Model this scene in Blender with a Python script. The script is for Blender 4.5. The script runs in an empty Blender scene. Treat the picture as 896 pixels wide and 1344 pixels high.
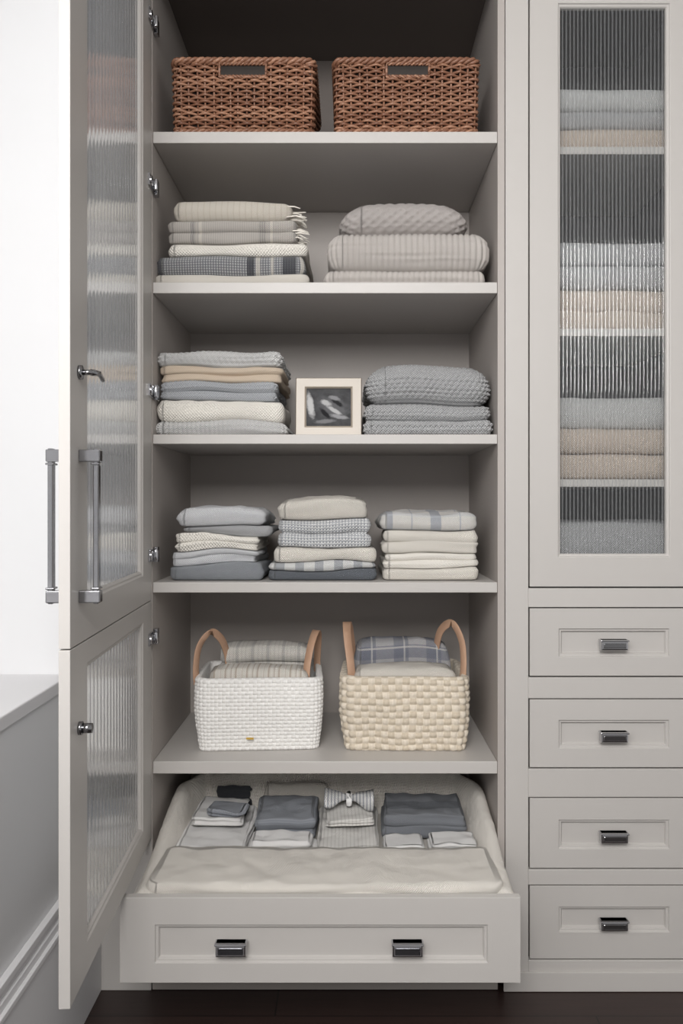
import bpy, math, random
from math import sin, cos, pi, sqrt, floor
from mathutils import Vector, Matrix, noise
random.seed(4)
# ---- calibration of the room: camera 2.1 m in front of the cabinet face (y=0), eye height 1.276 m
F=1050.0; DC=2.1; ZC=1.276; CX=458.0; CY=662.0
def wx(px,D=DC): return (px-CX)*D/F
def wz(py,D=DC): return ZC+(CY-py)*D/F
scene=bpy.context.scene
COL=scene.collection
# ------------------------------------------------------------------ mesh builder
class MB:
    def __init__(s): s.v=[];s.f=[];s.uv=[];s.m=[];s.sm=[]
    def add(s,v,f,mi=0,uv=None,smooth=True):
        o=len(s.v); s.v+=[tuple(a) for a in v]
        s.uv+= uv if uv else [(0.5,0.5)]*len(v)
        for q in f: s.f.append([i+o for i in q]); s.m.append(mi); s.sm.append(smooth)
    def box(s,x0,x1,y0,y1,z0,z1,mi=0,mp=None):
        v=[(x,y,z) for z in (z0,z1) for y in (y0,y1) for x in (x0,x1)]
        if mp: v=[mp(*a) for a in v]
        s.add(v,[(0,2,3,1),(4,5,7,6),(0,1,5,4),(2,6,7,3),(0,4,6,2),(1,3,7,5)],mi,None,False)
    def tube(s,path,r,sides=6,closed=False,uv=(0.5,0.5),mi=0,flat=1.0):
        P=[Vector(p) for p in path]; n=len(P); vs=[];fs=[]
        for i in range(n):
            if closed: t=P[(i+1)%n]-P[i-1]
            else: t=P[min(i+1,n-1)]-P[max(i-1,0)]
            t.normalize() if t.length>1e-9 else None
            up=Vector((0,0,1)) if abs(t.z)<0.85 else Vector((0,1,0))
            a=t.cross(up).normalized(); b=a.cross(t).normalized()
            rr=r(i/(n-1)) if callable(r) else r
            for k in range(sides):
                an=2*pi*k/sides
                vs.append(P[i]+a*cos(an)*rr*flat+b*sin(an)*rr)
        m=n if closed else n-1
        for i in range(m):
            for k in range(sides):
                i2=(i+1)%n; k2=(k+1)%sides
                fs.append((i*sides+k,i*sides+k2,i2*sides+k2,i2*sides+k))
        if not closed:
            fs.append(tuple(range(sides))); fs.append(tuple((n-1)*sides+k for k in reversed(range(sides))))
        s.add(vs,fs,mi,[uv]*len(vs))
    def rings(s,rects,mp,closed=False,mi=0,capmi=None):
        vs=[];fs=[]
        for (a0,a1,b0,b1,d) in rects:
            vs+=[mp(a0,b0,d),mp(a1,b0,d),mp(a1,b1,d),mp(a0,b1,d)]
        n=len(rects); m=n if closed else n-1
        for i in range(m):
            j=(i+1)%n
            for k in range(4):
                k2=(k+1)%4; fs.append((i*4+k,i*4+k2,j*4+k2,j*4+k))
        s.add(vs,fs,mi,None,False)
        if not closed:
            o=len(s.v)-len(vs)
            s.f.append([o+3,o+2,o+1,o]); s.m.append(mi); s.sm.append(False)
            s.f.append([o+len(vs)-4+k for k in range(4)]); s.m.append(capmi if capmi is not None else mi); s.sm.append(False)
    def cyl(s,c,axis,r,h,seg=16,mi=0):
        c=Vector(c); ax=Vector(axis).normalized()
        s.tube([c-ax*h/2,c+ax*h/2],r,seg,mi=mi)
    def build(s,name,mats,parent=None,bevel=0,fixn=True):
        xs=[a[0] for a in s.v]; ys=[a[1] for a in s.v]; zs=[a[2] for a in s.v]
        o=Vector(((min(xs)+max(xs))/2,(min(ys)+max(ys))/2,min(zs)))
        me=bpy.data.meshes.new(name)
        me.from_pydata([(a[0]-o.x,a[1]-o.y,a[2]-o.z) for a in s.v],[],s.f)
        for m in (mats if isinstance(mats,(list,tuple)) else [mats]): me.materials.append(m)
        me.polygons.foreach_set('material_index',s.m)
        me.polygons.foreach_set('use_smooth',s.sm)
        ul=me.uv_layers.new(name='UVMap')
        li=[0]*len(me.loops); me.loops.foreach_get('vertex_index',li)
        fl=[]
        for i in li: fl+= [s.uv[i][0],s.uv[i][1]]
        ul.data.foreach_set('uv',fl)
        if fixn:
            import bmesh
            bm=bmesh.new(); bm.from_mesh(me); bmesh.ops.recalc_face_normals(bm,faces=bm.faces); bm.to_mesh(me); bm.free()
        ob=bpy.data.objects.new(name,me); COL.objects.link(ob); ob.location=o
        if bevel:
            b=ob.modifiers.new('b','BEVEL'); b.width=bevel; b.segments=2; b.limit_method='ANGLE'; b.angle_limit=0.7
        if parent: par(ob,parent)
        return ob
def empty(name,loc):
    e=bpy.data.objects.new(name,None); COL.objects.link(e); e.location=loc; e.empty_display_size=.1; return e
def par(ob,e):
    ob.parent=e; ob.matrix_parent_inverse=Matrix.Translation(-Vector(e.location))
# ------------------------------------------------------------------ materials
def newmat(name):
    m=bpy.data.materials.new(name); m.use_nodes=True; nt=m.node_tree; nt.nodes.clear(); return m,nt
class G:
    def __init__(s,nt): s.nt=nt
    def n(s,t,**k):
        x=s.nt.nodes.new(t)
        for a,b in k.items(): setattr(x,a,b)
        return x
    def put(s,sock,v):
        if isinstance(v,bpy.types.NodeSocket): s.nt.links.new(v,sock)
        else: sock.default_value=v
    def m(s,op,a,b=0.0,c=None):
        x=s.n('ShaderNodeMath',operation=op); s.put(x.inputs[0],a); s.put(x.inputs[1],b)
        if c is not None: s.put(x.inputs[2],c)
        return x.outputs[0]
    def mix(s,f,a,b,bt='MIX'):
        x=s.n('ShaderNodeMix',data_type='RGBA',blend_type=bt)
        s.put(x.inputs[0],f)
        s.put(x.inputs[6],a if isinstance(a,bpy.types.NodeSocket) else (*a,1)); s.put(x.inputs[7],b if isinstance(b,bpy.types.NodeSocket) else (*b,1))
        return x.outputs[2]
    def noise(s,vec,scale,detail=3,rough=.5):
        x=s.n('ShaderNodeTexNoise'); s.put(x.inputs['Vector'],vec); x.inputs['Scale'].default_value=scale
        x.inputs['Detail'].default_value=detail; x.inputs['Roughness'].default_value=rough; return x.outputs[0]
    def out(s,sh):
        o=s.n('ShaderNodeOutputMaterial'); s.nt.links.new(sh,o.inputs[0])
    def bsdf(s,col,rough,metal=0,bump=None,bs=.3,bd=.001,sheen=0,spec=None):
        p=s.n('ShaderNodeBsdfPrincipled')
        s.put(p.inputs['Base Color'],col if isinstance(col,bpy.types.NodeSocket) else (*col,1))
        s.put(p.inputs['Roughness'],rough); p.inputs['Metallic'].default_value=metal
        if sheen: p.inputs['Sheen Weight'].default_value=sheen
        if spec is not None: p.inputs['Specular IOR Level'].default_value=spec
        if bump is not None:
            b=s.n('ShaderNodeBump'); b.inputs['Strength'].default_value=bs; b.inputs['Distance'].default_value=bd
            s.put(b.inputs['Height'],bump); s.nt.links.new(b.outputs[0],p.inputs['Normal'])
        s.out(p.outputs[0]); return p
def paint(name,c,rough=.42,var=.03):
    m,nt=newmat(name); g=G(nt); tc=g.n('ShaderNodeTexCoord').outputs['Object']
    n1=g.noise(tc,2.5,4); col=g.mix(n1,[a*(1-var) for a in c],[a*(1+var) for a in c])
    n2=g.noise(tc,160,2); g.bsdf(col,rough,bump=n2,bs=.05,bd=.0005); return m
def metal(name,c,rough):
    m,nt=newmat(name); g=G(nt); tc=g.n('ShaderNodeTexCoord').outputs['Object']
    r=g.m('MULTIPLY_ADD',g.noise(tc,30,3),.08,rough); g.bsdf(c,r,1.0); return m
def srgb(r,g,b):
    f=lambda c:(c/255/12.92) if c/255<=.04045 else ((c/255+.055)/1.055)**2.4
    return (f(r),f(g),f(b))
def fabric(name,c,layers=(),weave=.005,bs=.95,heather=.08,c2=None,wc=0.0,bd=.0035,wr=.35):
    """layers: (axis 'u'/'v', period, width fraction, offset, colour, strength)"""
    m,nt=newmat(name); g=G(nt); tc=g.n('ShaderNodeTexCoord')
    sp=g.n('ShaderNodeSeparateXYZ'); nt.links.new(tc.outputs['UV'],sp.inputs[0]); U,V=sp.outputs[0],sp.outputs[1]
    ob=tc.outputs['Object']
    col=g.mix(g.noise(ob,9,3),[a*(1-heather*.6) for a in c],[min(1,a*(1+heather*.5)) for a in c])
    col=g.mix(g.m('MULTIPLY',g.noise(tc.outputs['UV'],420,2),heather*1.5),col,[a*.55 for a in c])
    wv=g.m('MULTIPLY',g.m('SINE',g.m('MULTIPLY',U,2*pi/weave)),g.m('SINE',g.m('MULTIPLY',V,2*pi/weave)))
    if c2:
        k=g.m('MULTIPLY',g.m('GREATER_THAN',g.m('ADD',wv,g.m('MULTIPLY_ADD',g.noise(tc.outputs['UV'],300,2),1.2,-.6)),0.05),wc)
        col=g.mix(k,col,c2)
    for (ax,p,w,off,lc,st) in layers:
        co=U if ax=='u' else V
        mask=g.m('MULTIPLY',g.m('LESS_THAN',g.m('FRACT',g.m('ADD',g.m('DIVIDE',co,p),off+20)),w),st)
        col=g.mix(mask,col,lc)
    h=g.m('ADD',g.m('MULTIPLY',wv,.5),g.m('MULTIPLY',g.noise(tc.outputs['UV'],250,3),.6))
    h=g.m('ADD',h,g.m('MULTIPLY',g.noise(ob,26,3,.6),wr*6))
    g.bsdf(col,.92,bump=h,bs=bs,bd=bd,sheen=.15,spec=.15); return m
def rope(name,ca,cb,cell):
    """two-tone plaited cord: UV is measured in weave cells; warp and weft strands have their own tone"""
    m,nt=newmat(name); g=G(nt); tc=g.n('ShaderNodeTexCoord')
    sp=g.n('ShaderNodeSeparateXYZ'); nt.links.new(tc.outputs['UV'],sp.inputs[0])
    par_=g.m('MODULO',g.m('ADD',g.m('FLOOR',sp.outputs[0]),g.m('FLOOR',sp.outputs[1])),2.0)
    col=g.mix(par_,ca,cb)
    fl=g.n('ShaderNodeTexWhiteNoise',noise_dimensions='2D'); v=g.n('ShaderNodeVectorMath',operation='FLOOR'); nt.links.new(tc.outputs['UV'],v.inputs[0]); nt.links.new(v.outputs[0],fl.inputs['Vector'])
    col=g.mix(g.m('MULTIPLY',fl.outputs[0],.3),col,[c*.76 for c in ca])
    fib=g.noise(tc.outputs['Object'],260,3)
    col=g.mix(g.m('MULTIPLY',fib,.2),col,[c*.6 for c in ca])
    g.bsdf(col,.9,bump=fib,bs=.6,bd=.002,sheen=.1,spec=.15); return m

GREI=paint('greige_paint',srgb(186,182,178))
GREI_IN=paint('greige_interior',srgb(170,163,158),.5)
TOPSHADE=paint('top_compartment_shade',srgb(108,100,95),.6)  # interior paint darkened: the top compartment's shade is put into the colour
DARKIN=paint('charcoal_interior',srgb(74,72,74),.6)
WALL=paint('white_wall_paint',srgb(214,214,215),.7)
BASEB=paint('skirting_paint',srgb(214,213,214),.5)
CEIL=paint('ceiling_paint',srgb(220,219,217),.8)
CHROME=metal('chrome',(.52,.52,.54),.10)
CHROME_D=metal('polished_nickel_dark',(.12,.12,.13),.16)
CHROME_M=metal('polished_nickel',(.30,.30,.31),.14)
def mk_leather():
    m,nt=newmat('tan_leather'); g=G(nt); tc=g.n('ShaderNodeTexCoord').outputs['Object']
    col=g.mix(g.noise(tc,14,4),srgb(168,130,106),srgb(200,166,140)); g.bsdf(col,.5,bump=g.noise(tc,300,3),bs=.3); return m
LEATH=mk_leather()
def mk_wicker():
    m,nt=newmat('wicker'); g=G(nt); tc=g.n('ShaderNodeTexCoord')
    sp=g.n('ShaderNodeSeparateXYZ'); nt.links.new(tc.outputs['UV'],sp.inputs[0])
    col=g.mix(sp.outputs[0],srgb(100,66,50),srgb(192,148,120))
    col=g.mix(g.noise(tc.outputs['Object'],45,3),col,srgb(134,90,68))
    g.bsdf(col,.42,bump=g.noise(tc.outputs['Object'],220,2),bs=.4); return m
WICK=mk_wicker()
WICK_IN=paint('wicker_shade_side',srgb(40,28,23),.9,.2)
def mk_floor():
    m,nt=newmat('dark_walnut_planks'); g=G(nt); tc=g.n('ShaderNodeTexCoord').outputs['Object']
    b=g.n('ShaderNodeTexBrick'); nt.links.new(tc,b.inputs['Vector']); b.inputs['Scale'].default_value=1
    b.inputs['Brick Width'].default_value=1.6; b.inputs['Row Height'].default_value=.13; b.inputs['Mortar Size'].default_value=.002
    b.inputs['Color1'].default_value=(*srgb(56,40,36),1); b.inputs['Color2'].default_value=(*srgb(38,27,25),1); b.inputs['Mortar'].default_value=(.004,.003,.003,1)
    mp=g.n('ShaderNodeMapping'); mp.inputs['Scale'].default_value=(2,30,1); nt.links.new(tc,mp.inputs[0])
    gr=g.noise(mp.outputs[0],3,5); col=g.mix(g.m('MULTIPLY',gr,.6),b.outputs[0],srgb(22,15,14))
    g.bsdf(col,.42,bump=gr,bs=.15); return m
FLOOR=mk_floor()
def mk_glass(name,milk,amt,rough=.06,refl=1.0,a0=.22):
    """reeded glass: clear rib crowns, slightly frosted valleys between the ribs (UV.x = rib phase)"""
    m,nt=newmat(name); g=G(nt); tc=g.n('ShaderNodeTexCoord')
    sp=g.n('ShaderNodeSeparateXYZ'); nt.links.new(tc.outputs['UV'],sp.inputs[0])
    ph=g.m('ABSOLUTE',g.m('SUBTRACT',g.m('FRACT',sp.outputs[0]),.5))
    x=g.n('ShaderNodeMapRange'); g.put(x.inputs[0],ph); x.inputs[1].default_value=a0; x.inputs[2].default_value=.5
    tr=g.n('ShaderNodeBsdfTransparent'); tr.inputs[0].default_value=(.97,.975,.975,1)
    tl=g.n('ShaderNodeBsdfTranslucent'); tl.inputs[0].default_value=(.9,.91,.93,1)
    df=g.n('ShaderNodeBsdfDiffuse'); df.inputs[0].default_value=(.62,.63,.65,1)
    gl=g.n('ShaderNodeBsdfGlossy'); gl.inputs['Roughness'].default_value=rough
    fr=g.n('ShaderNodeFresnel'); fr.inputs[0].default_value=1.42
    def mx(f,a,b):
        x=g.n('ShaderNodeMixShader'); g.put(x.inputs[0],f); nt.links.new(a,x.inputs[1]); nt.links.new(b,x.inputs[2]); return x.outputs[0]
    fro=mx(.4,tl.outputs[0],df.outputs[0])
    a=mx(g.m('MULTIPLY_ADD',x.outputs[0],amt,milk),tr.outputs[0],fro); a=mx(g.m('MULTIPLY',fr.outputs[0],refl),a,gl.outputs[0]); g.out(a); return m
GLASS=mk_glass('reeded_glass',.02,.28)
GLASS_L=mk_glass('frosted_reeded_glass',.22,.70,.12,.6,.14)
# fabrics
W=srgb
cream=fabric('cream_cotton',W(236,230,220))
cream_f=fabric('cream_fleece',W(240,235,226),weave=.008)
cream_st=fabric('cream_pinstripe_wool',W(234,226,213),[('u',.016,.22,0,W(216,206,190),.6)])
taupe_st=fabric('taupe_striped_wool',W(190,184,178),[('u',.38,.03,-.12,W(140,136,134),.8),('u',.38,.02,-.18,W(222,216,206),.8),('u',.38,.05,-.60,W(150,146,142),.7),('u',.38,.02,-.68,W(222,216,206),.8),('u',.38,.04,-.85,W(140,136,134),.7),('u',.006,.4,0,W(214,208,200),.5)],weave=.006)
char_ck=fabric('charcoal_herringbone_wool',W(192,192,192),[('u',.007,.5,0,W(98,100,106),.75),('v',.007,.45,0,W(98,100,106),.65),('u',.40,.05,-.56,W(60,62,68),.85),('u',.40,.03,-.62,W(222,216,206),.6),('u',.40,.02,-.72,W(222,216,206),.6),('u',.40,.09,-.80,W(62,64,70),.85),('u',.40,.03,-.92,W(222,216,206),.7)],weave=.006)
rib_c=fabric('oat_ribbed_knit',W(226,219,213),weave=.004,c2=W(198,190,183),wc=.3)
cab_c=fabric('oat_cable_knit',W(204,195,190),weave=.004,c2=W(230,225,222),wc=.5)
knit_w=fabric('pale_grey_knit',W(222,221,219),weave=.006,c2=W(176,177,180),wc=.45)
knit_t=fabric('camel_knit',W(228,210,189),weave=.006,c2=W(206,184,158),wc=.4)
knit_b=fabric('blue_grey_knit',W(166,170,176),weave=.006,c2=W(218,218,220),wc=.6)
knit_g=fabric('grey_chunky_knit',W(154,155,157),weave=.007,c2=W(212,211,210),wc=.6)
blue_w=fabric('ice_white_cotton',W(228,229,232),wr=.6)
grey_c=fabric('grey_cotton',W(182,182,184),wr=.6)
steel=fabric('steel_blue_cotton',W(156,160,166),wr=.6,weave=.004)
steel_d=fabric('slate_cotton',W(106,111,118),wr=.4,weave=.004)
grid_g=fabric('grey_waffle_check',W(220,220,220),[('u',.0085,.42,0,W(126,130,139),.5),('v',.0085,.42,0,W(126,130,139),.5)],weave=.0085)
st_v=fabric('blue_white_stripe',W(232,232,230),[('u',.052,.45,0,W(136,142,154),.6)])
ck_w=fabric('cream_blue_check',W(234,231,226),[('u',.13,.22,.1,W(150,157,172),.65),('u',.13,.03,.5,W(160,166,180),.5),('v',.06,.35,.2,W(192,196,204),.35)])
plaid=fabric('blue_plaid_flannel',W(192,190,192),[('u',.095,.45,0,W(112,118,134),.6),('v',.08,.45,.1,W(112,118,134),.6),('u',.095,.05,.7,W(226,222,218),.6),('v',.08,.06,.75,W(226,222,218),.6)])
tow_st=fabric('oat_striped_towel',W(232,227,218),[('u',.030,.2,0,W(190,175,158),.75),('u',.030,.08,.4,W(190,175,158),.7),('u',.012,.2,.6,W(242,237,230),.7)],weave=.006)
tow_g=fabric('oat_grey_towel',W(224,220,213),[('u',.045,.2,.3,W(184,181,178),.7),('u',.012,.25,0,W(198,193,186),.5)],weave=.006)
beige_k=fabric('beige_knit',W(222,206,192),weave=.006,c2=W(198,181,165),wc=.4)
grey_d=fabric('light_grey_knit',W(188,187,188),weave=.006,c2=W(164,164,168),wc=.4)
denim=fabric('grey_denim',W(146,150,158),[('v',.006,.35,0,W(170,173,180),.5)],wr=.6)
dgrey=fabric('charcoal_jersey',W(132,135,141),[('v',.30,.20,.30,W(94,98,105),.8)],wr=.6)
blk=fabric('charcoal_vest_jersey',W(72,74,79))
tick=fabric('ticking_stripe_cotton',W(232,231,230),[('u',.009,.35,0,W(128,134,146),.75)],wr=.6)
seer=fabric('seersucker_cotton',W(240,237,232),[('u',.010,.3,0,W(210,206,200),.6)],wr=.6)
linen=fabric('cream_linen',W(240,234,225),wr=.6)
linen_w=fabric('white_linen',W(248,246,244),wr=.6)
wbask=rope('white_cotton_rope',W(242,240,237),W(230,227,223),1)
nbask=rope('natural_jute_rope',W(226,215,198),W(202,189,169),1)

# ------------------------------------------------------------------ rounded rectangle perimeter
def perim(a,b,c,step):
    """front-left start, counter clockwise; returns (skelx,skely,nx,ny,s)"""
    c=min(c,a*.9,b*.9); L1=2*(a-c); L2=2*(b-c); q=pi*c/2; P=2*L1+2*L2+4*q; n=max(24,int(P/step)); out=[]
    for i in range(n):
        s=P*i/n; t=s
        segs=[(L1,0),(q,1),(L2,2),(q,3),(L1,4),(q,5),(L2,6),(q,7)]
        for (l,k) in segs:
            if t<l or k==7: break
            t-=l
        A=a-c;B=b-c; ph=t/c if c>0 else 0
        if k==0: o=(-A+t,-B,0,-1)
        elif k==1: o=(A,-B,sin(ph),-cos(ph))
        elif k==2: o=(A,-B+t,1,0)
        elif k==3: o=(A,B,cos(ph),sin(ph))
        elif k==4: o=(A-t,B,0,1)
        elif k==5: o=(-A,B,-sin(ph),cos(ph))
        elif k==6: o=(-A,B-t,-1,0)
        else: o=(-A,-B,-cos(ph),-sin(ph))
        out.append((*o,s))
    return out,c,P
def nz(x,y,z): return noise.noise(Vector((x,y,z)))
def folded(name,x0,x1,y0,y1,bf,tf,mat,L=1,mode=None,A=.003,p=.011,seed=0,corner=.02,amp=.0045,rmax=.03,dome=0,yaw=0,parent=None,wr=.002,wf=60,sc=.75):
    a=(x1-x0)/2;b=(y1-y0)/2; cx=(x0+x1)/2;cy=(y0+y1)/2
    step=p/6 if mode else .005
    pts,c,P=perim(a,b,corner,step)
    h=abs(tf(cx,cy-b*.9)-bf(cx,cy-b*.9)); R=min(h/(2*L),rmax)
    prof=[]
    m=min(a,b)*.999
    ins=[m*f for f in (1,.9,.8,.7,.6,.5,.4,.3,.2,.12)] ; ins=[d for d in ins if d>R*1.2]
    for d in ins[::3]: prof.append((d,0,0,-1,0))
    hh=h/L
    nl=9 if not mode else max(9,int((hh+R)/(p/6)))
    rnd=random.Random(seed*13+5)
    for k in range(L):
        off=rnd.uniform(-.009,.0) if L>1 else 0
        for i in range(nl):
            ph=-pi/2+pi*(i+(0.5 if k>0 and i==0 else 0))/(nl-1)
            t=(k+.5+.5*sin(ph))/L
            prof.append((sc*R*(1-max(0,cos(ph))**.8)-off,t,cos(ph),sin(ph),k))
    for d in reversed(ins): prof.append((d,1,0,1,L-1))
    mb=MB(); vs=[];uv=[];arc=0;prev=None; cyaw,syaw=cos(yaw),sin(yaw)
    for (d,t,nr,nn,lk) in prof:
        if prev is not None: arc+=sqrt((d-prev[0])**2+((t-prev[1])*h)**2)
        prev=(d,t)
        for (sx,sy,nx,ny,s) in pts:
            if d<=c: px=sx+nx*(c-d); py=sy+ny*(c-d)
            else:
                px=sx*(a-d)/(a-c) if a>c else 0; py=sy*(b-d)/(b-c) if b>c else 0
            ds=0
            if mode and (nr>.02 or abs(nn)>.5):
                u=s;v=arc
                if mode=='rib': ds=A*abs(sin(pi*u/p))**.8
                elif mode=='knit':
                    r=floor(v/(p*.85)); ds=A*abs(sin(pi*(u/p+.5*(r%2))))*abs(sin(pi*v/(p*.85)))**.6
                elif mode=='lat': ds=A*max(abs(sin(pi*(u+v)/p)),abs(sin(pi*(u-v)/p)))**2
                if d>R*1.3: ds*=.3
            o=ds*max(0,nr)
            n1=nz((px+cx)*7+seed,(py+cy)*7,t*h*14+seed*3.1); n2=nz((px+cx)*4,(py+cy)*4+seed*2,t*h*wf*2+seed)
            n3=nz((px+cx)*5+lk*7,(py+cy)*5,seed+lk*5.5) if L>1 else 0
            o+=(amp*(n1+n3)+wr*n2*2)*max(.0,nr)
            px+=nx*o;py+=ny*o
            X=cx+px*cyaw-py*syaw; Y=cy+px*syaw+py*cyaw
            zb=bf(X,Y);zt=tf(X,Y)-dome*((abs(px)/a)**3+(abs(py)/b)**3)
            tt=t
            if L>1 and 0<t<1: tt=t+.22/L*nz(X*7+seed,Y*5,lk*3+seed)*min(1,min(t,1-t)*L*2)
            z=zb+(zt-zb)*tt
            if nn>0: z+= ds*nn*(.5 if t>=.99 else .3)
            if t>=.999: z+=wr*1.2*nz(X*22,Y*22,seed)
            vs.append((X,Y,z)); 
            if t<1 or nr>.05: uv.append((s,arc))
            else: uv.append((px+a-c,arc if d<=R*1.2 else (py+b)+arc-d))
    n=len(pts);fs=[]
    for i in range(len(prof)-1):
        for k in range(n):
            k2=(k+1)%n; fs.append((i*n+k,i*n+k2,(i+1)*n+k2,(i+1)*n+k))
    mb.add(vs,fs,0,uv); return mb.build(name,mat,parent,fixn=False)
def stack(items,base,depth,yf=.04,seed=0,amp=.003):
    """items bottom->top: (name,px0,px1,py_top,mat,L,mode,opts)"""
    D=DC+yf; zs=[base+.0005]+[wz(i[3],D) for i in items]
    def mk(i):
        if i==0: return lambda x,y:zs[0]
        return lambda x,y:zs[i]+amp*nz(x*6+i*3.3+seed,y*4,seed+i)*1.3
    fn=[mk(i) for i in range(len(zs))]
    out=[]
    for i,it in enumerate(items):
        nm,a,b,_,mat,L,mode=it[:7]; op=dict(it[7]) if len(it)>7 else {}
        dy=op.pop('dy',random.Random(seed+i).uniform(-.006,.010))
        low=fn[i]; lo=(lambda x,y,f=low:f(x,y)+.0008)
        out.append(folded(nm,wx(a,D),wx(b,D),yf+dy,yf+dy+depth,lo,fn[i+1],mat,L,mode,seed=seed*7+i,**op))
    return out
# ------------------------------------------------------------------ ROOM
XL=-.67; YB=.53; CEILZ=2.92
mb=MB(); mb.box(XL-.5,2.4,-5,YB+.1,-.05,0); mb.build('floor',FLOOR)
mb=MB(); mb.box(XL-.5,2.4,-4.2,YB+.1,CEILZ,CEILZ+.05); mb.build('ceiling',CEIL)
mb=MB(); mb.box(XL-.5,2.4,YB,YB+.1,0,CEILZ); mb.build('wall_back',WALL)
mb=MB(); sz=ZC-.407; ya,yb=-2.9,-.184
mb.box(XL-.45,XL,yb,YB,0,CEILZ); mb.box(XL-.45,XL,-4.2,ya,0,CEILZ); mb.box(XL-.45,XL,ya,yb,0,sz-.03); mb.box(XL-.45,XL,ya,yb,2.62,CEILZ)
mb.build('wall_left',WALL)
mb=MB(); mb.box(XL-.45,XL+.004,ya,yb,sz-.03,sz); mb.build('trim_window_sill',BASEB,bevel=.003)
we=empty('window_1',(XL-.4,(ya+yb)/2,sz))
mb=MB(); mp=lambda a,b,d:(d,a,b)
mb.rings([(ya,yb,sz,2.62,XL-.42),(ya,yb,sz,2.62,XL-.36),(ya+.06,yb-.06,sz+.06,2.56,XL-.36),(ya+.06,yb-.06,sz+.06,2.56,XL-.42)],mp,closed=True)
for yy in (ya+.65,ya+1.32,ya+2.0): mb.box(XL-.41,XL-.37,yy,yy+.03,sz+.06,2.56)
for zz in (1.45,2.0): mb.box(XL-.41,XL-.37,ya+.06,yb-.06,zz,zz+.03)
mb.build('window_frame',BASEB,we)
mb=MB()
mb.box(XL,XL+.02,-4.2,-.001,0,.305); mb.box(XL,XL+.024,-4.2,-.001,.305,.318); mb.box(XL,XL+.016,-4.2,-.001,.318,.335); mb.box(XL,XL+.010,-4.2,-.001,.335,.352); mb.box(XL,XL+.016,-4.2,-.001,.352,.368)
mb.build('baseboard_left',BASEB,bevel=.002)
# ------------------------------------------------------------------ CABINET
cab=empty('built_in_cabinet',(0,.25,0))
XI0,XI1=wx(200),wx(653)
mb=MB(); mb.box(XL+.001,XI0-.003,0,.02,0,CEILZ-.001); mb.box(wx(663),wx(693),-.002,.02,.001,CEILZ-.001); mb.box(wx(918),wx(945),-.002,.02,.001,CEILZ-.001)
mb.box(XI0-.003,wx(663),0,.02,2.66,CEILZ-.001)
for (t,b) in ((-260,-32),(772,797),(889,916.5),(1009,1046),(1141,1161),(1260,1300)):
    mb.box(wx(693),wx(918),-.002,.02,max(.001,wz(b)),min(wz(t),CEILZ-.001))
mb.box(wx(660),wx(945),-.008,-.002,.001,.052)
mb.build('face_frame',GREI,cab,.0015)
mb=MB(); TOPZ=wz(-60)
mb.box(XI0-.02,XI0,.001,.504,.1,TOPZ+.02); mb.box(XI1,XI1+.018,.001,.504,.1,TOPZ+.02)
mb.box(XI0-.02,XI1+.018,.504,.52,.1,TOPZ+.02); mb.box(XI0,XI1,.001,.504,TOPZ,TOPZ+.02)
mb.box(XI0,XI1,.001,.504,.15,.17); mb.box(XI0,XI1,.001,.02,.002,.17)
mb.box(XI0+.0005,XI1-.0005,.4995,.5035,wz(172)+.0005,TOPZ-.0005,1); mb.box(XI0+.0005,XI1-.0005,.03,.4995,TOPZ-.003,TOPZ-.0005,1)  # thin dark sheets at back and top carry painted-in shade, no separate lining
mb.build('carcass',[GREI_IN,TOPSHADE],cab)
SH={}
mb=MB()
for i,(t,b) in enumerate(((172,187),(370,384.5),(570,582.5),(764.5,778),(1000,1016))):
    mb.box(XI0+.0005,XI1-.0005,.003,.503,wz(b),wz(t)); SH[i+1]=wz(t)
mb.build('shelves',GREI,cab,.0015)
mb=MB(); a,b=wx(694),wx(917)
mb.box(a-.02,a-.002,.03,.5,.06,2.7); mb.box(b+.002,b+.02,.03,.5,.06,2.7); mb.box(a,b,.49,.505,.06,2.7); mb.box(a,b,.03,.49,2.69,2.7)
mb.box(a,b,.03,.49,wz(797)-.02,wz(755))
mb.build('display_carcass',DARKIN,cab)
RS=[wz(192,2.12),wz(431,2.12),wz(629,2.12),wz(738,2.12)]
mb=MB()
for z in RS[:3]: mb.box(a,b,.022,.48,z-.02,z)
mb.build('display_shelves',GREI,cab,.001)
MPF=lambda a,b,d:(a,d,b)
def shaker(mb,x0,x1,z0,z1,ix0,ix1,iz0,iz1,y,th=.02):
    mb.rings([(x0,x1,z0,z1,y+th),(x0,x1,z0,z1,y),(ix0,ix1,iz0,iz1,y),(ix0+.002,ix1-.002,iz0+.002,iz1-.002,y+.005),
              (ix0+.007,ix1-.007,iz0+.007,iz1-.007,y+.005),(ix0+.010,ix1-.010,iz0+.010,iz1-.010,y+.013)],MPF)
def pull(name,cx,cz,y,parent,w=.068,h=.030,cm=None):
    mb=MB(); a=w/2;b=h/2
    mb.rings([(cx-a,cx+a,cz-b,cz+b,y-.001),(cx-a,cx+a,cz-b,cz+b,y-.020),(cx-a+.0035,cx+a-.0035,cz-b+.004,cz+b-.007,y-.022)],MPF,mi=0)
    mb.rings([(cx-a+.005,cx+a-.005,cz-b+.005,cz+b-.008,y-.022),(cx-a+.007,cx+a-.007,cz-b+.007,cz+b-.010,y-.0235)],MPF,mi=1)
    mb.box(cx-a-.002,cx+a+.002,y-.026,y-.001,cz+b-.004,cz+b,0)
    mb.build(name,[CHROME,cm or CHROME_D],parent,.0015)
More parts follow.
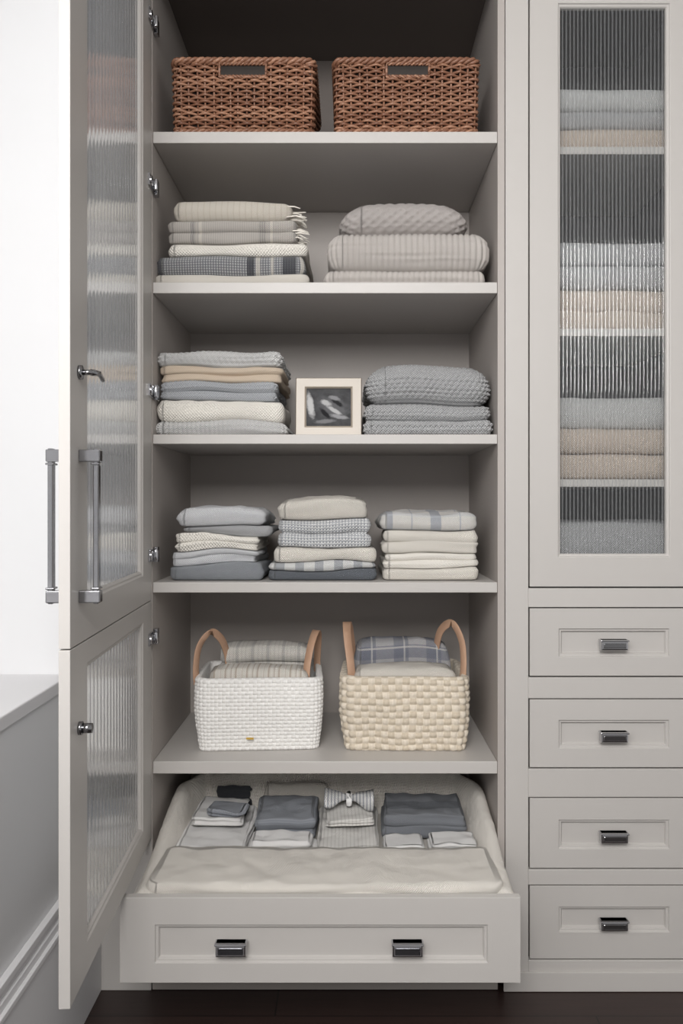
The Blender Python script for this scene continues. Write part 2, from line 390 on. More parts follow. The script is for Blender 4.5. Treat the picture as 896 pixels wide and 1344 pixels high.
for k,(t,bt,it,ib,hy) in enumerate(((798.5,887,825,862,845),(918,1007,945,982,965),(1047.5,1139,1076,1114,1096),(1162.5,1258,1190,1223,1210))):
    e=empty('cabinet_drawer',(wx(805),0,wz(bt)))
    mb=MB(); shaker(mb,wx(695),wx(916),wz(bt),wz(t),wx(733),wx(878),wz(ib),wz(it),-.001); mb.build('drawer_front',GREI,e,.001)
    mb=MB(); mb.box(wx(700),wx(911),.02,.45,wz(bt)+.01,wz(t)-.02); mb.build('drawer_box',GREI_IN,e)
    pull('pull_handle',wx(803),wz(hy),-.001,e,.070,.027,CHROME_M)
def reeded(mb,a0,a1,z0,z1,d0,d1,mp,pitch=.0075,amp=.0016,side=0):
    """one pane: ribbed face on `side` (2 = both), flat face opposite; faces kept as separate islands so each shades cleanly"""
    nr_=int((a1-a0)/pitch); n=nr_*8; fr=[];bk=[]
    for i in range(n+1):
        a=a0+(a1-a0)*i/n; r=amp*abs(sin(pi*i/8))
        fr.append((a,d0-(r if side in(0,2) else 0))); bk.append((a,d1+(r if side in (1,2) else 0)))
    for L_,flip,sm in ((fr,False,side in (0,2)),(bk,True,side in (1,2))):
        vs=[mp(a,z,d) for z in (z0,z1) for (a,d) in L_]; uv=[(i/8,z) for z in (z0,z1) for i in range(n+1)]
        m=n+1; fs=[(i,i+1,m+i+1,m+i) if not flip else (i+1,i,m+i,m+i+1) for i in range(n)]
        mb.add(vs,fs,0,uv,sm)
e=empty('glass_cabinet_door',(wx(805),0,wz(770)))
mb=MB(); gx0,gx1,gz0,gz1=wx(736),wx(875),wz(727),wz(8)
mb.rings([(wx(695),wx(916),wz(770),wz(-30),.021),(wx(695),wx(916),wz(770),wz(-30),-.001),(gx0-.008,gx1+.008,gz0-.008,gz1+.008,-.001),
 (gx0-.006,gx1+.006,gz0-.006,gz1+.006,.004),(gx0-.002,gx1+.002,gz0-.002,gz1+.002,.005),(gx0,gx1,gz0,gz1,.009),(gx0,gx1,gz0,gz1,.021)],MPF,closed=True)
mb.build('door_frame',GREI,e,.001)
mb=MB(); reeded(mb,gx0-.003,gx1+.003,gz0-.003,gz1+.003,.012,.015,MPF,pitch=.0100,amp=.0013); mb.build('reeded_glass',GLASS,e,fixn=False)

# open left doors
d=Vector((.0363,-.72,0)).normalized(); nrm=Vector((-d.y,d.x,0)); H=Vector((XI0,-.006,0)); DW=.718
def dm(s,z,n): v=H+d*s+nrm*n; return (v.x,v.y,z)
def opendoor(name,z0,z1,g0,g1):
    e=empty(name,dm(DW/2,z0,0)); mb=MB(); s0,s1=.122,.60
    mb.rings([(0.004,DW,z0,z1,-.020),(0.004,DW,z0,z1,0),(s0-.012,s1+.012,g0-.012,g1+.012,0),(s0-.008,s1+.008,g0-.008,g1+.008,-.003),
      (s0-.004,s1+.004,g0-.004,g1+.004,-.003),(s0,s1,g0,g1,-.007),(s0,s1,g0,g1,-.015),(s0-.008,s1+.008,g0-.008,g1+.008,-.020)],dm,closed=True)
    mb.build('door_frame',GREI,e,.001)
    mb=MB(); reeded(mb,s0-.003,s1+.003,g0-.003,g1+.003,-.0105,-.0125,lambda a,z,n:dm(a,z,n),amp=-.0010,side=2,pitch=.0265)
    mb.build('reeded_glass',GLASS_L,e,fixn=False); return e
def Z(v): return ZC+v
up=opendoor('wardrobe_glass_door',Z(-.249),2.655,Z(-.166),2.57)
lo=opendoor('wardrobe_glass_door',Z(-.869),Z(-.2515),Z(-.80),Z(-.305))
for sg in (1,-1):
    mb=MB(); n0=0 if sg==1 else -.020; s=.660
    def bx(s0,s1,na,nb,z0,z1):
        q=sorted((n0+sg*na,n0+sg*nb)); mb.box(s0,s1,q[0],q[1],z0,z1,0,mp=lambda a,n,z:dm(a,z,n))
    bx(s-.008,s+.008,.025,.035,Z(-.178),Z(.100))
    for zz in (-.165,.087): bx(s-.010,s+.010,0,.038,Z(zz)-.011,Z(zz)+.011)
    for zz in (-.15,.072): bx(s-.012,s+.012,.022,.038,Z(zz)-.002,Z(zz)+.002)
    mb.build('bar_handle',CHROME_M,up,.002)
mb=MB(); mb.cyl(dm(.665,Z(.236),.003),nrm,.013,.006,20); mb.cyl(dm(.665,Z(.236),.014),nrm,.005,.02,12)
mb.tube([dm(.665,Z(.236),.022),dm(.63,Z(.240),.026),dm(.60,Z(.232),.026)],lambda t:.006-.002*t,8); mb.build('lever_latch',CHROME_M,up)
mb=MB(); mb.cyl(dm(.665,Z(-.40),.003),nrm,.012,.006,20); mb.cyl(dm(.665,Z(-.40),.014),nrm,.009,.018,16); mb.build('latch_knob',CHROME_M,lo)
for (py,par_) in ((32,up),(245,up),(515,up),(728,up),(836,lo)):
    mb=MB(); z=wz(py); 
    mb.box(.002,.05,0,.004,z-.016,z+.016,0,mp=lambda a,n,zz:dm(a,zz,n)); mb.cyl(dm(.034,z,.005),nrm,.013,.006,16)
    mb.box(XI0+.001,XI0+.010,-.02,.028,z-.007,z+.007); mb.box(XI0+.001,XI0+.012,.004,.026,z-.020,z+.020); mb.cyl((XI0+.012,-.012,z),(0,0,1),.006,.028,12)
    mb.build('concealed_hinge',CHROME,par_,.001)
# ------------------------------------------------------------------ WICKER BASKETS
def wicker(name,x0,x1,y0,y1,z0,z1,cut,seed):
    mb=MB(); rnd=random.Random(seed); a=(x1-x0)/2;b=(y1-y0)/2;cx=(x0+x1)/2;cy=(y0+y1)/2; c=.02
    pts,c,P=perim(a,b,c,.004)
    ns=int(P/.022); ns+=ns%2
    def at(s,out,z):
        s=s%P; i=int(s/P*len(pts))%len(pts); sx,sy,nx,ny,_=pts[i]
        tp=1-.02*(1-(z-z0)/(z1-z0))
        return (cx+(sx+nx*(c+out))*tp,cy+(sy+ny*(c+out))*tp,z)
    spc=P/ns; c0,c1,cz0,cz1=cut
    s_of=lambda X:(X-(cx-a+c))
    rows=[];z=z0+.014
    while z<z1-.016: rows.append(z); z+=rnd.uniform(.0075,.0098)
    for j,z in enumerate(rows):
        u=rnd.random(); path=[]; segs=[]; rr=rnd.uniform(.0030,.0040)
        sub=6
        for k in range(ns*sub):
            s=k*spc/sub; o=.0052*cos(pi*(k/sub)+pi*(j%2)); w=.0028*nz(s*14,j*3.3,seed)
            pnt=at(s,o,z+w)
            incut=(s<2*(a-c) and s_of(c0)<s<s_of(c1) and cz0-.003<z<cz1+.003)
            if incut:
                if path: segs.append(path); path=[]
            else: path.append(pnt)
        segs.append(path)
        if len(segs)==1: mb.tube(segs[0],rr,6,True,(u,.5))
        else:
            for sg in segs:
                if len(sg)>2: mb.tube(sg,rr,6,False,(u,.5))
    for k in range(ns):
        s=(k)*spc; u=rnd.random(); 
        infront=s<2*(a-c) and s_of(c0)<s<s_of(c1)
        if infront:
            mb.tube([at(s,0,z0+.004),at(s,0,(z0+cz0)/2),at(s,0,cz0)],.0030,5,False,(u*.6,.5))
        else: mb.tube([at(s,0,z0+.004),at(s,0,(z0+z1)/2),at(s,0,z1-.008)],.0030,5,False,(u*.6,.5))
    for (zz,tw) in ((z1-.009,.05),(z0+.008,.05)):
        for q in range(3):
            path=[]
            n=int(P/.005)
            for k in range(n):
                s=k*P/n; ph=2*pi*round(P/tw)*s/P+q*2*pi/3
                path.append(at(s,.0055*cos(ph)+.001,zz+.0055*sin(ph)))
            mb.tube(path,.0048,6,True,(rnd.random(),.5))
    yy=y0-.001
    loop=[(c0,cz0),(c1,cz0),(c1,cz1),(c0,cz1)]
    for q in range(2):
        path=[]
        for k in range(4):
            A=loop[k];B=loop[(k+1)%4]; L=sqrt((A[0]-B[0])**2+(A[1]-B[1])**2); n=max(4,int(L/.004))
            for i in range(n):
                t=i/n; ph=2*pi*(t*L)/.02+q*pi
                path.append((A[0]+(B[0]-A[0])*t,yy+.0025*cos(ph),A[1]+(B[1]-A[1])*t+.0025*sin(ph)))
        mb.tube(path,.0032,6,True,(rnd.random(),.5))
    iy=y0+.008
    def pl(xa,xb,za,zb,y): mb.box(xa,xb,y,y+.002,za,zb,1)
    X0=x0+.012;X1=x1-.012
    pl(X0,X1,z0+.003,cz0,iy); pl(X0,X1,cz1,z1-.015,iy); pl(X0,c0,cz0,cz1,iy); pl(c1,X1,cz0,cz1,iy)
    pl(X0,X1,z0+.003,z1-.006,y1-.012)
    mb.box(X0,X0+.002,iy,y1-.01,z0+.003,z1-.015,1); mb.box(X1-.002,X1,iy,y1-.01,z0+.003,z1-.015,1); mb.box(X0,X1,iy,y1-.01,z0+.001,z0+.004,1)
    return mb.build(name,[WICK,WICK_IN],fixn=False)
D=2.125
for i,(a,b,ca,cb) in enumerate(((227,411,288,349),(440,627,507,563))):
    wicker('wicker_basket',wx(a,D),wx(b,D),.025,.40,SH[1]+.001,wz(76,D),(wx(ca,D),wx(cb,D),wz(101,D),wz(84,D)),i+3)
# ------------------------------------------------------------------ SHELF STACKS
s2=stack([('folded_throw_blanket',203,405,361,cream,1,None),
 ('folded_throw_blanket',203,399,334,char_ck,1,None,{'rmax':.02}),
 ('folded_throw_blanket',219,404,318,cream_f,1,None,{'dy':.012}),
 ('folded_throw_blanket',217,390,288,taupe_st,2,None,{'dy':.004}),
 ('folded_throw_blanket',224,382,257,cream_st,1,None,{'dy':.01,'wr':.0035,'dome':.005,'rmax':.035,'sc':.9})],SH[2],.34,.035,1,.006)
def fringe(ob,x,z0,z1,y0,mat,seed,n=26):
    mb=MB(); r=random.Random(seed)
    for k in range(n):
        y=y0+r.uniform(0,.12); z=z0+(z1-z0)*r.random(); l=r.uniform(.02,.042)
        mb.tube([(x-.012,y,z),(x+l*.4,y-.003,z+.003*r.uniform(-1,1)),(x+l,y-.005+r.uniform(-.005,.005),z-.008*r.random()-.002)],lambda t:.0022-.0008*t,5)
    o=mb.build('fringe',mat); o.parent=ob; o.matrix_parent_inverse=Matrix.Translation(-Vector(ob.location))
D=2.14
fringe(s2[4],wx(381,D),wz(284,D),wz(266,D),.05,cream,3,34); fringe(s2[3],wx(386,D),wz(312,D),wz(296,D),.05,cream,5,16)
stack([('folded_knit_blanket',428,636,354.5,rib_c,1,'rib',{'p':.0145,'A':.007}),
 ('folded_knit_blanket',433,640,305.5,rib_c,1,'rib',{'p':.0155,'A':.009,'rmax':.04,'corner':.035,'sc':.9}),
 ('knit_cushion',451,612,254,cab_c,1,'lat',{'p':.030,'A':.012,'rmax':.06,'corner':.05,'dome':.022,'dy':.02,'sc':1.0})],SH[2],.34,.035,2,.003)
stack([('folded_sweater',205,375,553.5,knit_w,1,'rib',{'p':.012,'A':.006}),
 ('folded_sweater',205,373,526,cream_f,1,None,{'rmax':.03,'amp':.009,'wr':.004}),
 ('folded_sweater',206,364,502,knit_b,2,'knit',{'p':.013,'A':.005}),
 ('folded_sweater',205,372,482,knit_t,2,None,{'amp':.009,'dy':.01,'wr':.004}),
 ('folded_sweater',206,366,459,knit_w,1,'knit',{'p':.015,'A':.007,'dy':.014})],SH[3],.34,.035,3,.010)
stack([('folded_knit_blanket',478,645,552,knit_g,1,'knit',{'p':.014,'A':.006}),
 ('folded_knit_blanket',480,643,531,knit_g,1,'knit',{'p':.014,'A':.006}),
 ('folded_knit_blanket',482,645,474,knit_g,1,'knit',{'p':.016,'A':.008,'rmax':.06,'corner':.05,'dome':.014,'sc':1.0})],SH[3],.33,.04,4,.007)
stack([('folded_shirt',221,345,742,steel,1,None,{'amp':.008,'rmax':.014}),('folded_shirt',219,341,723,blue_w,2,None,{'amp':.010}),
 ('folded_shirt',226,342,702,cream_f,2,None,{'amp':.009,'wr':.004}),('folded_shirt',238,356,692,grey_c,1,None,{'dy':.02,'amp':.006}),
 ('folded_shirt',233,346,668,blue_w,1,None,{'amp':.010,'dy':.006,'wr':.004,'rmax':.02,'dome':.004})],SH[4],.30,.04,5,.010)
stack([('folded_towel',352,494,749,steel_d,1,None),('folded_towel',352,493,738,st_v,1,None),('folded_towel',358,494,721,cream,1,None,{}),
 ('folded_towel',359,492,684,grid_g,2,None,{'rmax':.03}),('folded_towel',365,485,651,cream,1,None,{'amp':.009,'dome':.008,'rmax':.03,'wr':.004})],SH[4],.30,.04,6,.009)
stack([('folded_towel',502,628,746,cream,1,None,{'amp':.007}),('folded_towel',502,631,728,cream_f,2,None,{'amp':.007}),
 ('folded_towel',500,632,698,cream,2,None,{'amp':.008,'rmax':.022,'wr':.004}),('folded_towel',498,628,670,ck_w,1,None,{'amp':.009,'dome':.008,'wr':.004})],SH[4],.30,.045,7,.009)
def rst(items,base,seed): stack(items,base,.34,.045,seed,.004)
rst([('folded_blanket',712,903,166,beige_k,1,None),('folded_blanket',712,903,143,grey_d,1,None),('folded_blanket',712,903,115,knit_w,1,None)],RS[0],11)
rst([('folded_blanket',712,903,378,beige_k,2,None),('folded_blanket',712,903,347,grey_d,1,None),('folded_blanket',712,903,318,grey_d,1,None)],RS[1],12)
rst([('folded_blanket',712,903,596,beige_k,1,None),('folded_blanket',712,903,562,beige_k,1,None),('folded_blanket',712,903,520,knit_w,1,None)],RS[2],13)
rst([('folded_blanket',712,903,685,grey_d,1,None)],wz(755)+.001,14)
# ------------------------------------------------------------------ PICTURE FRAME
def mk_photo():
    m,nt=newmat('black_and_white_photograph'); g=G(nt); tc=g.n('ShaderNodeTexCoord')
    sp=g.n('ShaderNodeSeparateXYZ'); nt.links.new(tc.outputs['UV'],sp.inputs[0]); U,V=sp.outputs[0],sp.outputs[1]
    col=g.mix(g.noise(tc.outputs['UV'],5,5),W(20,20,22),W(92,92,94))
    def ell(cx,cy,a,b,th,c,soft=.3):
        nonlocal col
        dx=g.m('SUBTRACT',U,cx); dy=g.m('SUBTRACT',V,cy)
        p=g.m('ADD',g.m('MULTIPLY',dx,cos(th)/a),g.m('MULTIPLY',dy,sin(th)/a)); q=g.m('SUBTRACT',g.m('MULTIPLY',dy,cos(th)/b),g.m('MULTIPLY',dx,sin(th)/b))
        r=g.m('ADD',g.m('SQRT',g.m('ADD',g.m('MULTIPLY',p,p),g.m('MULTIPLY',q,q))),g.m('MULTIPLY_ADD',g.noise(tc.outputs['UV'],11,3),.9,-.45))
        x=g.n('ShaderNodeMapRange'); g.put(x.inputs[0],r); x.inputs[1].default_value=1+soft; x.inputs[2].default_value=1-soft
        col=g.mix(x.outputs[0],col,c)
    ell(.10,.55,.07,.30,.15,W(180,180,180)); ell(.60,.52,.32,.20,-.5,W(92,92,94)); ell(.44,.62,.12,.06,-.5,W(170,170,170)); ell(.62,.42,.20,.045,-.6,W(172,172,172))
    ell(.72,.26,.18,.05,-.2,W(140,140,142)); ell(.42,.34,.16,.05,-.9,W(26,26,28)); ell(.42,.14,.2,.05,.1,W(116,116,118)); ell(.68,.62,.16,.05,-.7,W(34,34,36)); ell(.62,.74,.12,.05,-.3,W(130,130,132))
    g.bsdf(col,.6,spec=.12); return m
pf=empty('picture_frame',(wx(430,2.17),.08,SH[3]))
D=2.165; fa,fb,fz0,fz1=wx(388,D),wx(474,D),SH[3]+.001,wz(495,D); lean=.10
def fm(a,b,dd): return (a,.065+dd+(b-fz0)*lean,b)
bw=.028
FR=paint('champagne_frame',srgb(172,161,147),.35); FRI=paint('frame_inner_edge',srgb(96,88,80),.4)
mb=MB(); mb.rings([(fa,fb,fz0,fz1,.018),(fa,fb,fz0,fz1,0),(fa+bw-.004,fb-bw+.004,fz0+bw-.004,fz1-bw+.004,0),(fa+bw,fb-bw,fz0+bw,fz1-bw,.006),(fa+bw,fb-bw,fz0+bw,fz1-bw,.018)],fm,closed=True); mb.build('frame',FR,pf,.001)
mb=MB(); mb.rings([(fa-.0015,fb+.0015,fz0-.0003,fz1+.0015,.016),(fa-.0015,fb+.0015,fz0-.0003,fz1+.0015,.006),(fa+.002,fb-.002,fz0+.002,fz1-.002,.010)],fm); mb.build('frame_backing',FRI,pf)
mb=MB(); v=[fm(fa+bw-.002,fz0+bw-.002,.0085),fm(fb-bw+.002,fz0+bw-.002,.0085),fm(fb-bw+.002,fz1-bw+.002,.0085),fm(fa+bw-.002,fz1-bw+.002,.0085)]
mb.add(v,[(0,1,2,3)],0,[(0,0),(1,0),(1,1),(0,1)],False); mb.build('photograph',mk_photo(),pf,fixn=False)
mb=MB(); mb.box(wx(425,D),wx(437,D),.085,.15,fz0,fz0+.002); mb.tube([(wx(431,D),.09,fz0+.09),(wx(431,D),.15,fz0+.002)],.003,6); mb.build('easel_back',FRI,pf)
# ------------------------------------------------------------------ WOVEN STORAGE BASKETS
def woven(name,x0,x1,y0,y1,z0,z1,pitch,amp,mat,yaw,seed,jit=0,bulge=.006):
    e=empty(name,((x0+x1)/2,(y0+y1)/2,z0)); mb=MB()
    a=(x1-x0)/2;b=(y1-y0)/2;cx=(x0+x1)/2;cy=(y0+y1)/2;c=.03
    _,_,P=perim(a,b,c,.01); nc=int(P/pitch); nc+=nc%2; pu=P/nc; SUB=8; pts,c,P=perim(a,b,c,P/(nc*SUB)-1e-9)
    H_=z1-z0; nr=max(4,round(H_/pitch)); pv=H_/nr; vs=[];uv=[];cy_,sy_=cos(yaw),sin(yaw)
    def cross(f): return sqrt(max(0,1-(2*f)**2*.98))
    lv=[('cap',.04,0)]+[('o',0,k/(nr*SUB)) for k in range(nr*SUB+1)]+[('r',.002,1.02),('r',.008,1.02),('i',.012,1.0),('i',.012,.5),('i',.012,.08),('i',.05,.07)]
    for (kind,ins,t) in lv:
        for i,(sx,sy,nx,ny,s) in enumerate(pts):
            dsp=0
            wob=jit*nz(s*12,t*H_*12,seed)
            U=(s+wob)/pu;V=(t*H_+jit*nz(s*12+5,t*H_*12,seed+4))/pv; uv.append((U+40,V+40))
            if kind=='o' :
                iu=floor(U);iv=floor(V);fu=U-iu-.5;fv=V-iv-.5; sg=1 if (iu+iv)%2==0 else -1
                dsp=amp*max(.55*cross(fv)+.45*sg*cos(pi*fu),.55*cross(fu)-.45*sg*cos(pi*fv))*(1+.35*nz(iu*3.7,iv*2.9,seed))
            tb=bulge*sin(pi*min(1,t))-.010*(1-min(1,t))+.003*nz(s*6,t*2,seed)
            px=sx+nx*(c-min(ins,c)+dsp+tb); py=sy+ny*(c-min(ins,c)+dsp+tb)
            if ins>c: px=sx*.9;py=sy*.9
            vs.append((cx+px*cy_-py*sy_,cy+px*sy_+py*cy_,z0+.0008+H_*t+(.004*nz(s*5,3,seed)*t)))
    n=len(pts);fs=[]
    for i in range(len(lv)-1):
        for k in range(n): k2=(k+1)%n; fs.append((i*n+k,i*n+k2,(i+1)*n+k2,(i+1)*n+k))
    fs.append(tuple(reversed(range(n)))); fs.append(tuple((len(lv)-1)*n+k for k in range(n)))
    mb.add(vs,fs,0,uv); mb.build('woven_body',mat,e,fixn=False)
    return e
def strap(name,pts,wdir,w,th,parent):
    P=[Vector(p) for p in pts]; Q=[]
    for i in range(len(P)-1):
        p0=P[max(i-1,0)];p1=P[i];p2=P[i+1];p3=P[min(i+2,len(P)-1)]
        for k in range(8):
            t=k/8; Q.append(.5*((2*p1)+(p2-p0)*t+(2*p0-5*p1+4*p2-p3)*t*t+(3*p1-p0-3*p2+p3)*t**3))
    Q.append(P[-1]); W0=Vector(wdir).normalized(); vs=[];fs=[]
    for i,q in enumerate(Q):
        t=(Q[min(i+1,len(Q)-1)]-Q[max(i-1,0)]).normalized(); w2=(W0-t*W0.dot(t)).normalized(); n=t.cross(w2).normalized()
        for (a,b) in ((-1,-1),(1,-1),(1,1),(-1,1)): vs.append(q+w2*a*w/2+n*b*th/2)
    for i in range(len(Q)-1):
        for k in range(4): k2=(k+1)%4; fs.append((i*4+k,i*4+k2,i*4+4+k2,i*4+4+k))
    fs.append((3,2,1,0)); o=(len(Q)-1)*4; fs.append((o,o+1,o+2,o+3))
    mb=MB(); mb.add(vs,fs,0,None,False)
    o=mb.build(name,LEATH,parent)
    for p_ in o.data.polygons: p_.use_smooth=True
    m=o.modifiers.new('b','BEVEL'); m.width=.0006; m.segments=1; m.limit_method='ANGLE'
    m=o.modifiers.new('es','EDGE_SPLIT'); m.split_angle=.8
D=2.185; Zs=SH[5]
b1=woven('woven_storage_basket',wx(253,D),wx(417,D),.09,.36,Zs,wz(893,D),.0105,.0055,wbask,math.radians(3.5),1)
b2=woven('woven_storage_basket',wx(452,D),wx(614,D),.09,.36,Zs,wz(891,D),.0185,.0105,nbask,math.radians(-1.0),2,jit=.006)
zr=wz(893,D)
x0=wx(253,D);x1=wx(417,D)
x2=wx(451,D);x3=wx(615,D)
def lhandle(e,pts,wd): strap('leather_handle',pts,wd,.024,.0028,e)
lhandle(b1,[(x0+.002,.13,zr-.02),(x0+.000,.13,zr+.03),(x0+.008,.14,zr+.085),(x0+.034,.165,zr+.118),(x0+.058,.20,zr+.095),(x0+.070,.235,zr+.045),(x0+.072,.25,zr-.01)],(.5,.86,0))
lhandle(b1,[(x1-.036,.14,zr-.03),(x1-.032,.14,zr+.03),(x1-.022,.165,zr+.085),(x1-.010,.215,zr+.115),(x1-.006,.26,zr+.09),(x1-.010,.285,zr+.02),(x1-.010,.29,zr-.02)],(.8,-.6,0))
lhandle(b2,[(x2+.024,.14,zr-.02),(x2+.018,.14,zr+.04),(x2+.010,.165,zr+.10),(x2+.008,.205,zr+.140),(x2+.016,.25,zr+.11),(x2+.024,.275,zr+.04),(x2+.026,.28,zr-.02)],(.85,.5,0))
lhandle(b2,[(x3-.012,.13,zr-.02),(x3-.008,.13,zr+.04),(x3-.012,.145,zr+.10),(x3-.034,.175,zr+.142),(x3-.062,.215,zr+.115),(x3-.072,.25,zr+.05),(x3-.072,.26,zr-.02)],(.55,-.84,0))
def flat(z,a=.002,sd=0): return lambda x,y:z+a*nz(x*8+sd,y*8,sd)
def content(e,nm,pa,pb,ya_,yb_,zb,zt,mat,L=1,**k):
    folded(nm,pa,pb,ya_,yb_,flat(zb,0),flat(zt,.006,k.get('seed',0)),mat,L,parent=e,**k)
mid1=(x0+x1)/2+.004; hw=(x1-x0)/2-.026
content(b1,'folded_towel',mid1-hw,mid1+hw,.108,.225,zr-.07,zr+.024,tow_st,1,seed=31,rmax=.03,dome=.006,amp=.006,wr=.004)
content(b1,'folded_towel',mid1-hw+.014,mid1+hw-.010,.228,.340,zr-.07,zr+.070,tow_g,3,seed=32,rmax=.03,dome=.006,amp=.006)
mid2=(x2+x3)/2
content(b2,'folded_towel',mid2-hw,mid2+hw,.108,.225,zr-.07,zr+.028,cream,1,seed=33,rmax=.03,dome=.006,amp=.007,wr=.004)
content(b2,'folded_towel',mid2-hw+.004,mid2+hw-.004,.228,.340,zr-.07,zr+.082,plaid,1,seed=34,rmax=.03,dome=.010,amp=.007,wr=.004)
mb=MB(); lx=wx(328,2.18); mb.box(lx-.010,lx+.010,.077,.079,Zs+.036,Zs+.041); mb.build('brand_tag',paint('brass_tag',srgb(196,160,70),.4),b1)
# ------------------------------------------------------------------ OPEN DRAWER
YD=-.291; DD=2.1+YD
dr=empty('open_drawer',((XI0+XI1)/2,0,wz(1290,DD)))
mb=MB(); shaker(mb,wx(157,DD),wx(683,DD),wz(1290,DD),wz(1178,DD),wx(203,DD),wx(640,DD),wz(1264,DD),wz(1214,DD),YD)
mb.build('drawer_front',GREI,dr,.001)
mb=MB(); za=ZC-1.05; zb=ZC-.915; xa=-.508;xb=.383
mb.box(xa,xa+.012,YD+.02,.33,za,zb); mb.box(xb-.012,xb,YD+.02,.33,za,zb); mb.box(xa,xb,.33,.342,za,zb); mb.box(xa,xb,YD+.02,.33,za,za+.01)
mb.build('drawer_box',GREI,dr)
for px in (304,534): pull('pull_handle',wx(px,DD),wz(1241,DD),YD,dr,.068,.031)
def sms(t): t=max(0,min(1,t)); return t*t*(3-2*t)
FL=-.912   # top of the padded liner floor, relative to eye height
mb=MB(); nu,nv=190,130; LX0,LX1,LY0,LY1=-.495,.382,-.268,.320; vs=[];uv=[]
for j in range(-1,nv+2):
    for i in range(-1,nu+2):
        uu=max(0,min(1,i/nu)); vv=max(0,min(1,j/nv)); x=LX0+(LX1-LX0)*uu; y=LY0+(LY1-LY0)*vv
        es=min(x-LX0,LX1-x,LY1-y); ef=y-LY0
        rim=-.888+.083*sms(vv/.8)
        e_=min(es,ef)
        wall=1-sms((es-.022)/.045); wallf=1-sms((ef-.012)/.04)
        z=FL+(rim-FL)*max(wall,wallf*0.98)
        if e_<.018: z-= .014*(1-e_/.018)**2
        z+=.004*nz(x*9,y*9,3)+.004*nz(x*25,y*8,7)*(1-wallf)+.003*nz(x*40,y*40,9)*wall
        x+=.004*nz(y*10,z*5,2)*wall
        if i<0 or j<0 or i>nu or j>nv: z=-1.03
        bx=sms((vv-.80)/.2); x+= -bx*.05*((uu-.5)*2)**3
        vs.append((x,y,ZC+z)); uv.append((x,y))
n=nu+3;fs=[(j*n+i,j*n+i+1,(j+1)*n+i+1,(j+1)*n+i) for j in range(nv+2) for i in range(n-1)]
mb.add(vs,fs,0,uv); mb.build('fabric_liner',linen,dr,fixn=False)
GB=FL+.007
def g_(nm,x0,x1,y0,y1,zb,zt,mat,L=1,na=1.0,**k):
    k.setdefault('amp',.009); k.setdefault('wr',.005); k.setdefault('rmax',.012); k.setdefault('corner',.014)
    sd=k.get('seed',0)
    return folded(nm,x0,x1,y0,y1,lambda x,y:ZC+zb,lambda x,y:ZC+zt+na*(.007*nz(x*9+sd,y*9,sd)+.005*nz(x*24,y*24+sd,sd)),mat,L,**k)
g_('folded_duvet',-.472,.360,-.264,-.055,GB,-.872,linen,1,.6,seed=41,rmax=.026,corner=.03,wr=.003)
g_('folded_shirt',-.442,-.268,-.050,.238,GB,-.878,linen_w,2,seed=42,yaw=.0)
g_('folded_shirt',-.262,-.090,-.050,.042,GB,-.870,linen_w,2,seed=43,yaw=-.02)
g_('folded_shorts',-.260,-.088,.050,.24,GB,-.848,denim,2,seed=44,yaw=.02)
g_('folded_shirt',-.43,-.280,.055,.230,-.870,-.850,linen_w,2,seed=45,yaw=-.03)
g_('folded_shorts',-.385,-.285,.06,.145,-.846,-.830,denim,2,seed=46,yaw=-.15,corner=.02)
g_('folded_dress',-.082,.078,-.050,.235,GB,-.876,seer,3,seed=47,yaw=.0)
g_('folded_shirt',-.07,.070,.05,.215,-.868,-.848,seer,2,seed=48,yaw=.05)
g_('folded_shirt',.084,.200,-.050,.048,GB,-.880,linen_w,2,seed=49)
g_('folded_shirt',.206,.340,-.050,.048,GB,-.876,linen_w,2,seed=50)
g_('folded_trousers',.088,.325,.056,.25,GB,-.844,dgrey,2,seed=51,yaw=-.02)
g_('folded_vest',-.40,-.28,.250,.280,GB,-.832,blk,2,seed=52)
g_('rolled_towel',-.25,-.06,.250,.283,GB,-.822,cream,1,seed=53,rmax=.03)
mb=MB()
bx_,by_,bz_=.0,.13,ZC-.820
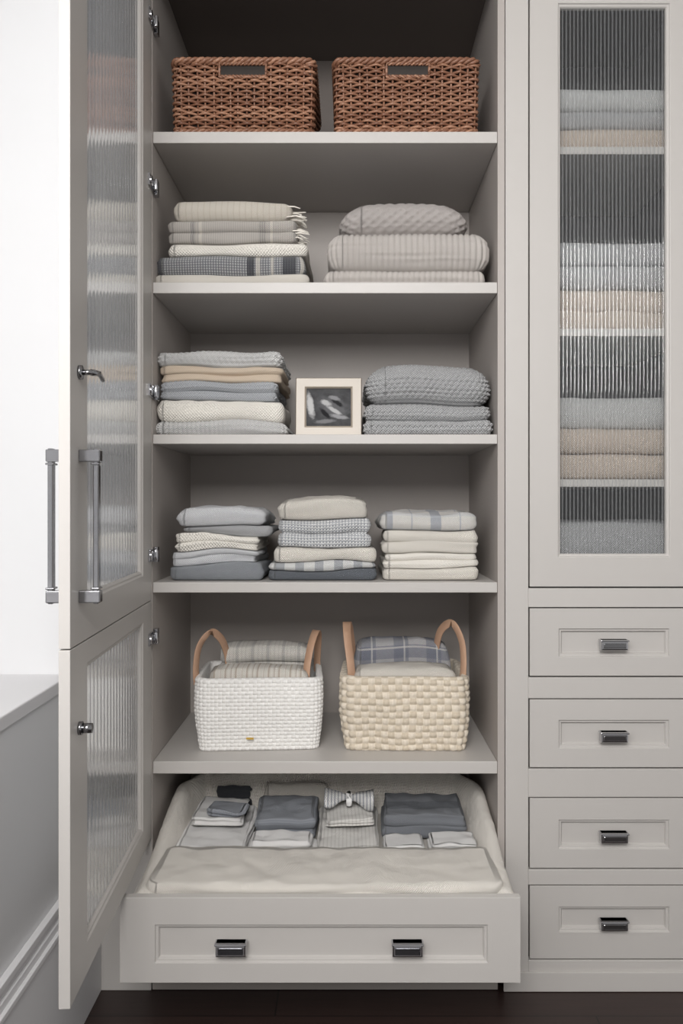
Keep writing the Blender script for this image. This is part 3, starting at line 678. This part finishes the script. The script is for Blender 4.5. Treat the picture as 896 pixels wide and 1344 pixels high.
for sgn in (-1,1):
    vs=[];fs=[];uv=[]
    for i in range(15):
        t=i/14; hw_=.012+.034*sms(t*1.1); 
        for k in range(12):
            an=2*pi*k/12; fold=1+.18*sin(3*an+sgn)
            vs.append((bx_+sgn*t*.068,by_+hw_*cos(an)*fold,bz_+.5*hw_*sin(an)*fold+.004*sin(6*t))); uv.append((t*.065,k*.008))
    for i in range(14):
        for k in range(12): fs.append((i*12+k,i*12+(k+1)%12,(i+1)*12+(k+1)%12,(i+1)*12+k))
    fs.append(tuple(14*12+k for k in range(12))); mb.add(vs,fs,0,uv)
mb.tube([(bx_,by_-.016,bz_-.012),(bx_,by_-.018,bz_+.004),(bx_,by_,bz_+.014),(bx_,by_+.016,bz_)],.008,8)
mb.build('striped_bow',tick)
# ------------------------------------------------------------------ LIGHTS
def area(name,loc,rot,sx,sy,e,c=(1,1,1)):
    l=bpy.data.lights.new(name,'AREA'); l.shape='RECTANGLE'; l.size=sx;l.size_y=sy;l.energy=e;l.color=c
    o=bpy.data.objects.new(name,l); COL.objects.link(o); o.location=loc; o.rotation_euler=rot; return o
area('window_daylight',(XL-.6,-2.0,(sz+2.62)/2),(0,-pi/2,0),1.7,1.7,18,(.98,.99,1))
area('added_front_fill',(-.45,-3.0,2.45),(math.radians(56),0,math.radians(-9)),1.6,1.0,118,(1,.985,.97))  # unseen fill light added behind the camera to brighten the cabinet front
w=bpy.data.worlds.new('world'); scene.world=w; w.use_nodes=True; nt=w.node_tree
bg=nt.nodes['Background']; bg.inputs[0].default_value=(1,.99,.98,1); bg.inputs[1].default_value=.52
# ------------------------------------------------------------------ CAMERA
cam=bpy.data.cameras.new('camera'); co=bpy.data.objects.new('camera',cam); COL.objects.link(co); co.location=(0,-DC,ZC); co.rotation_euler=(pi/2,0,0)
cam.sensor_fit='VERTICAL'; cam.sensor_height=36; cam.lens=36*F/1344; cam.shift_x=-10/1344; cam.shift_y=-10/1344; cam.clip_start=.05
scene.camera=co
scene.view_settings.view_transform='Standard'; scene.view_settings.look='None'; scene.view_settings.exposure=0
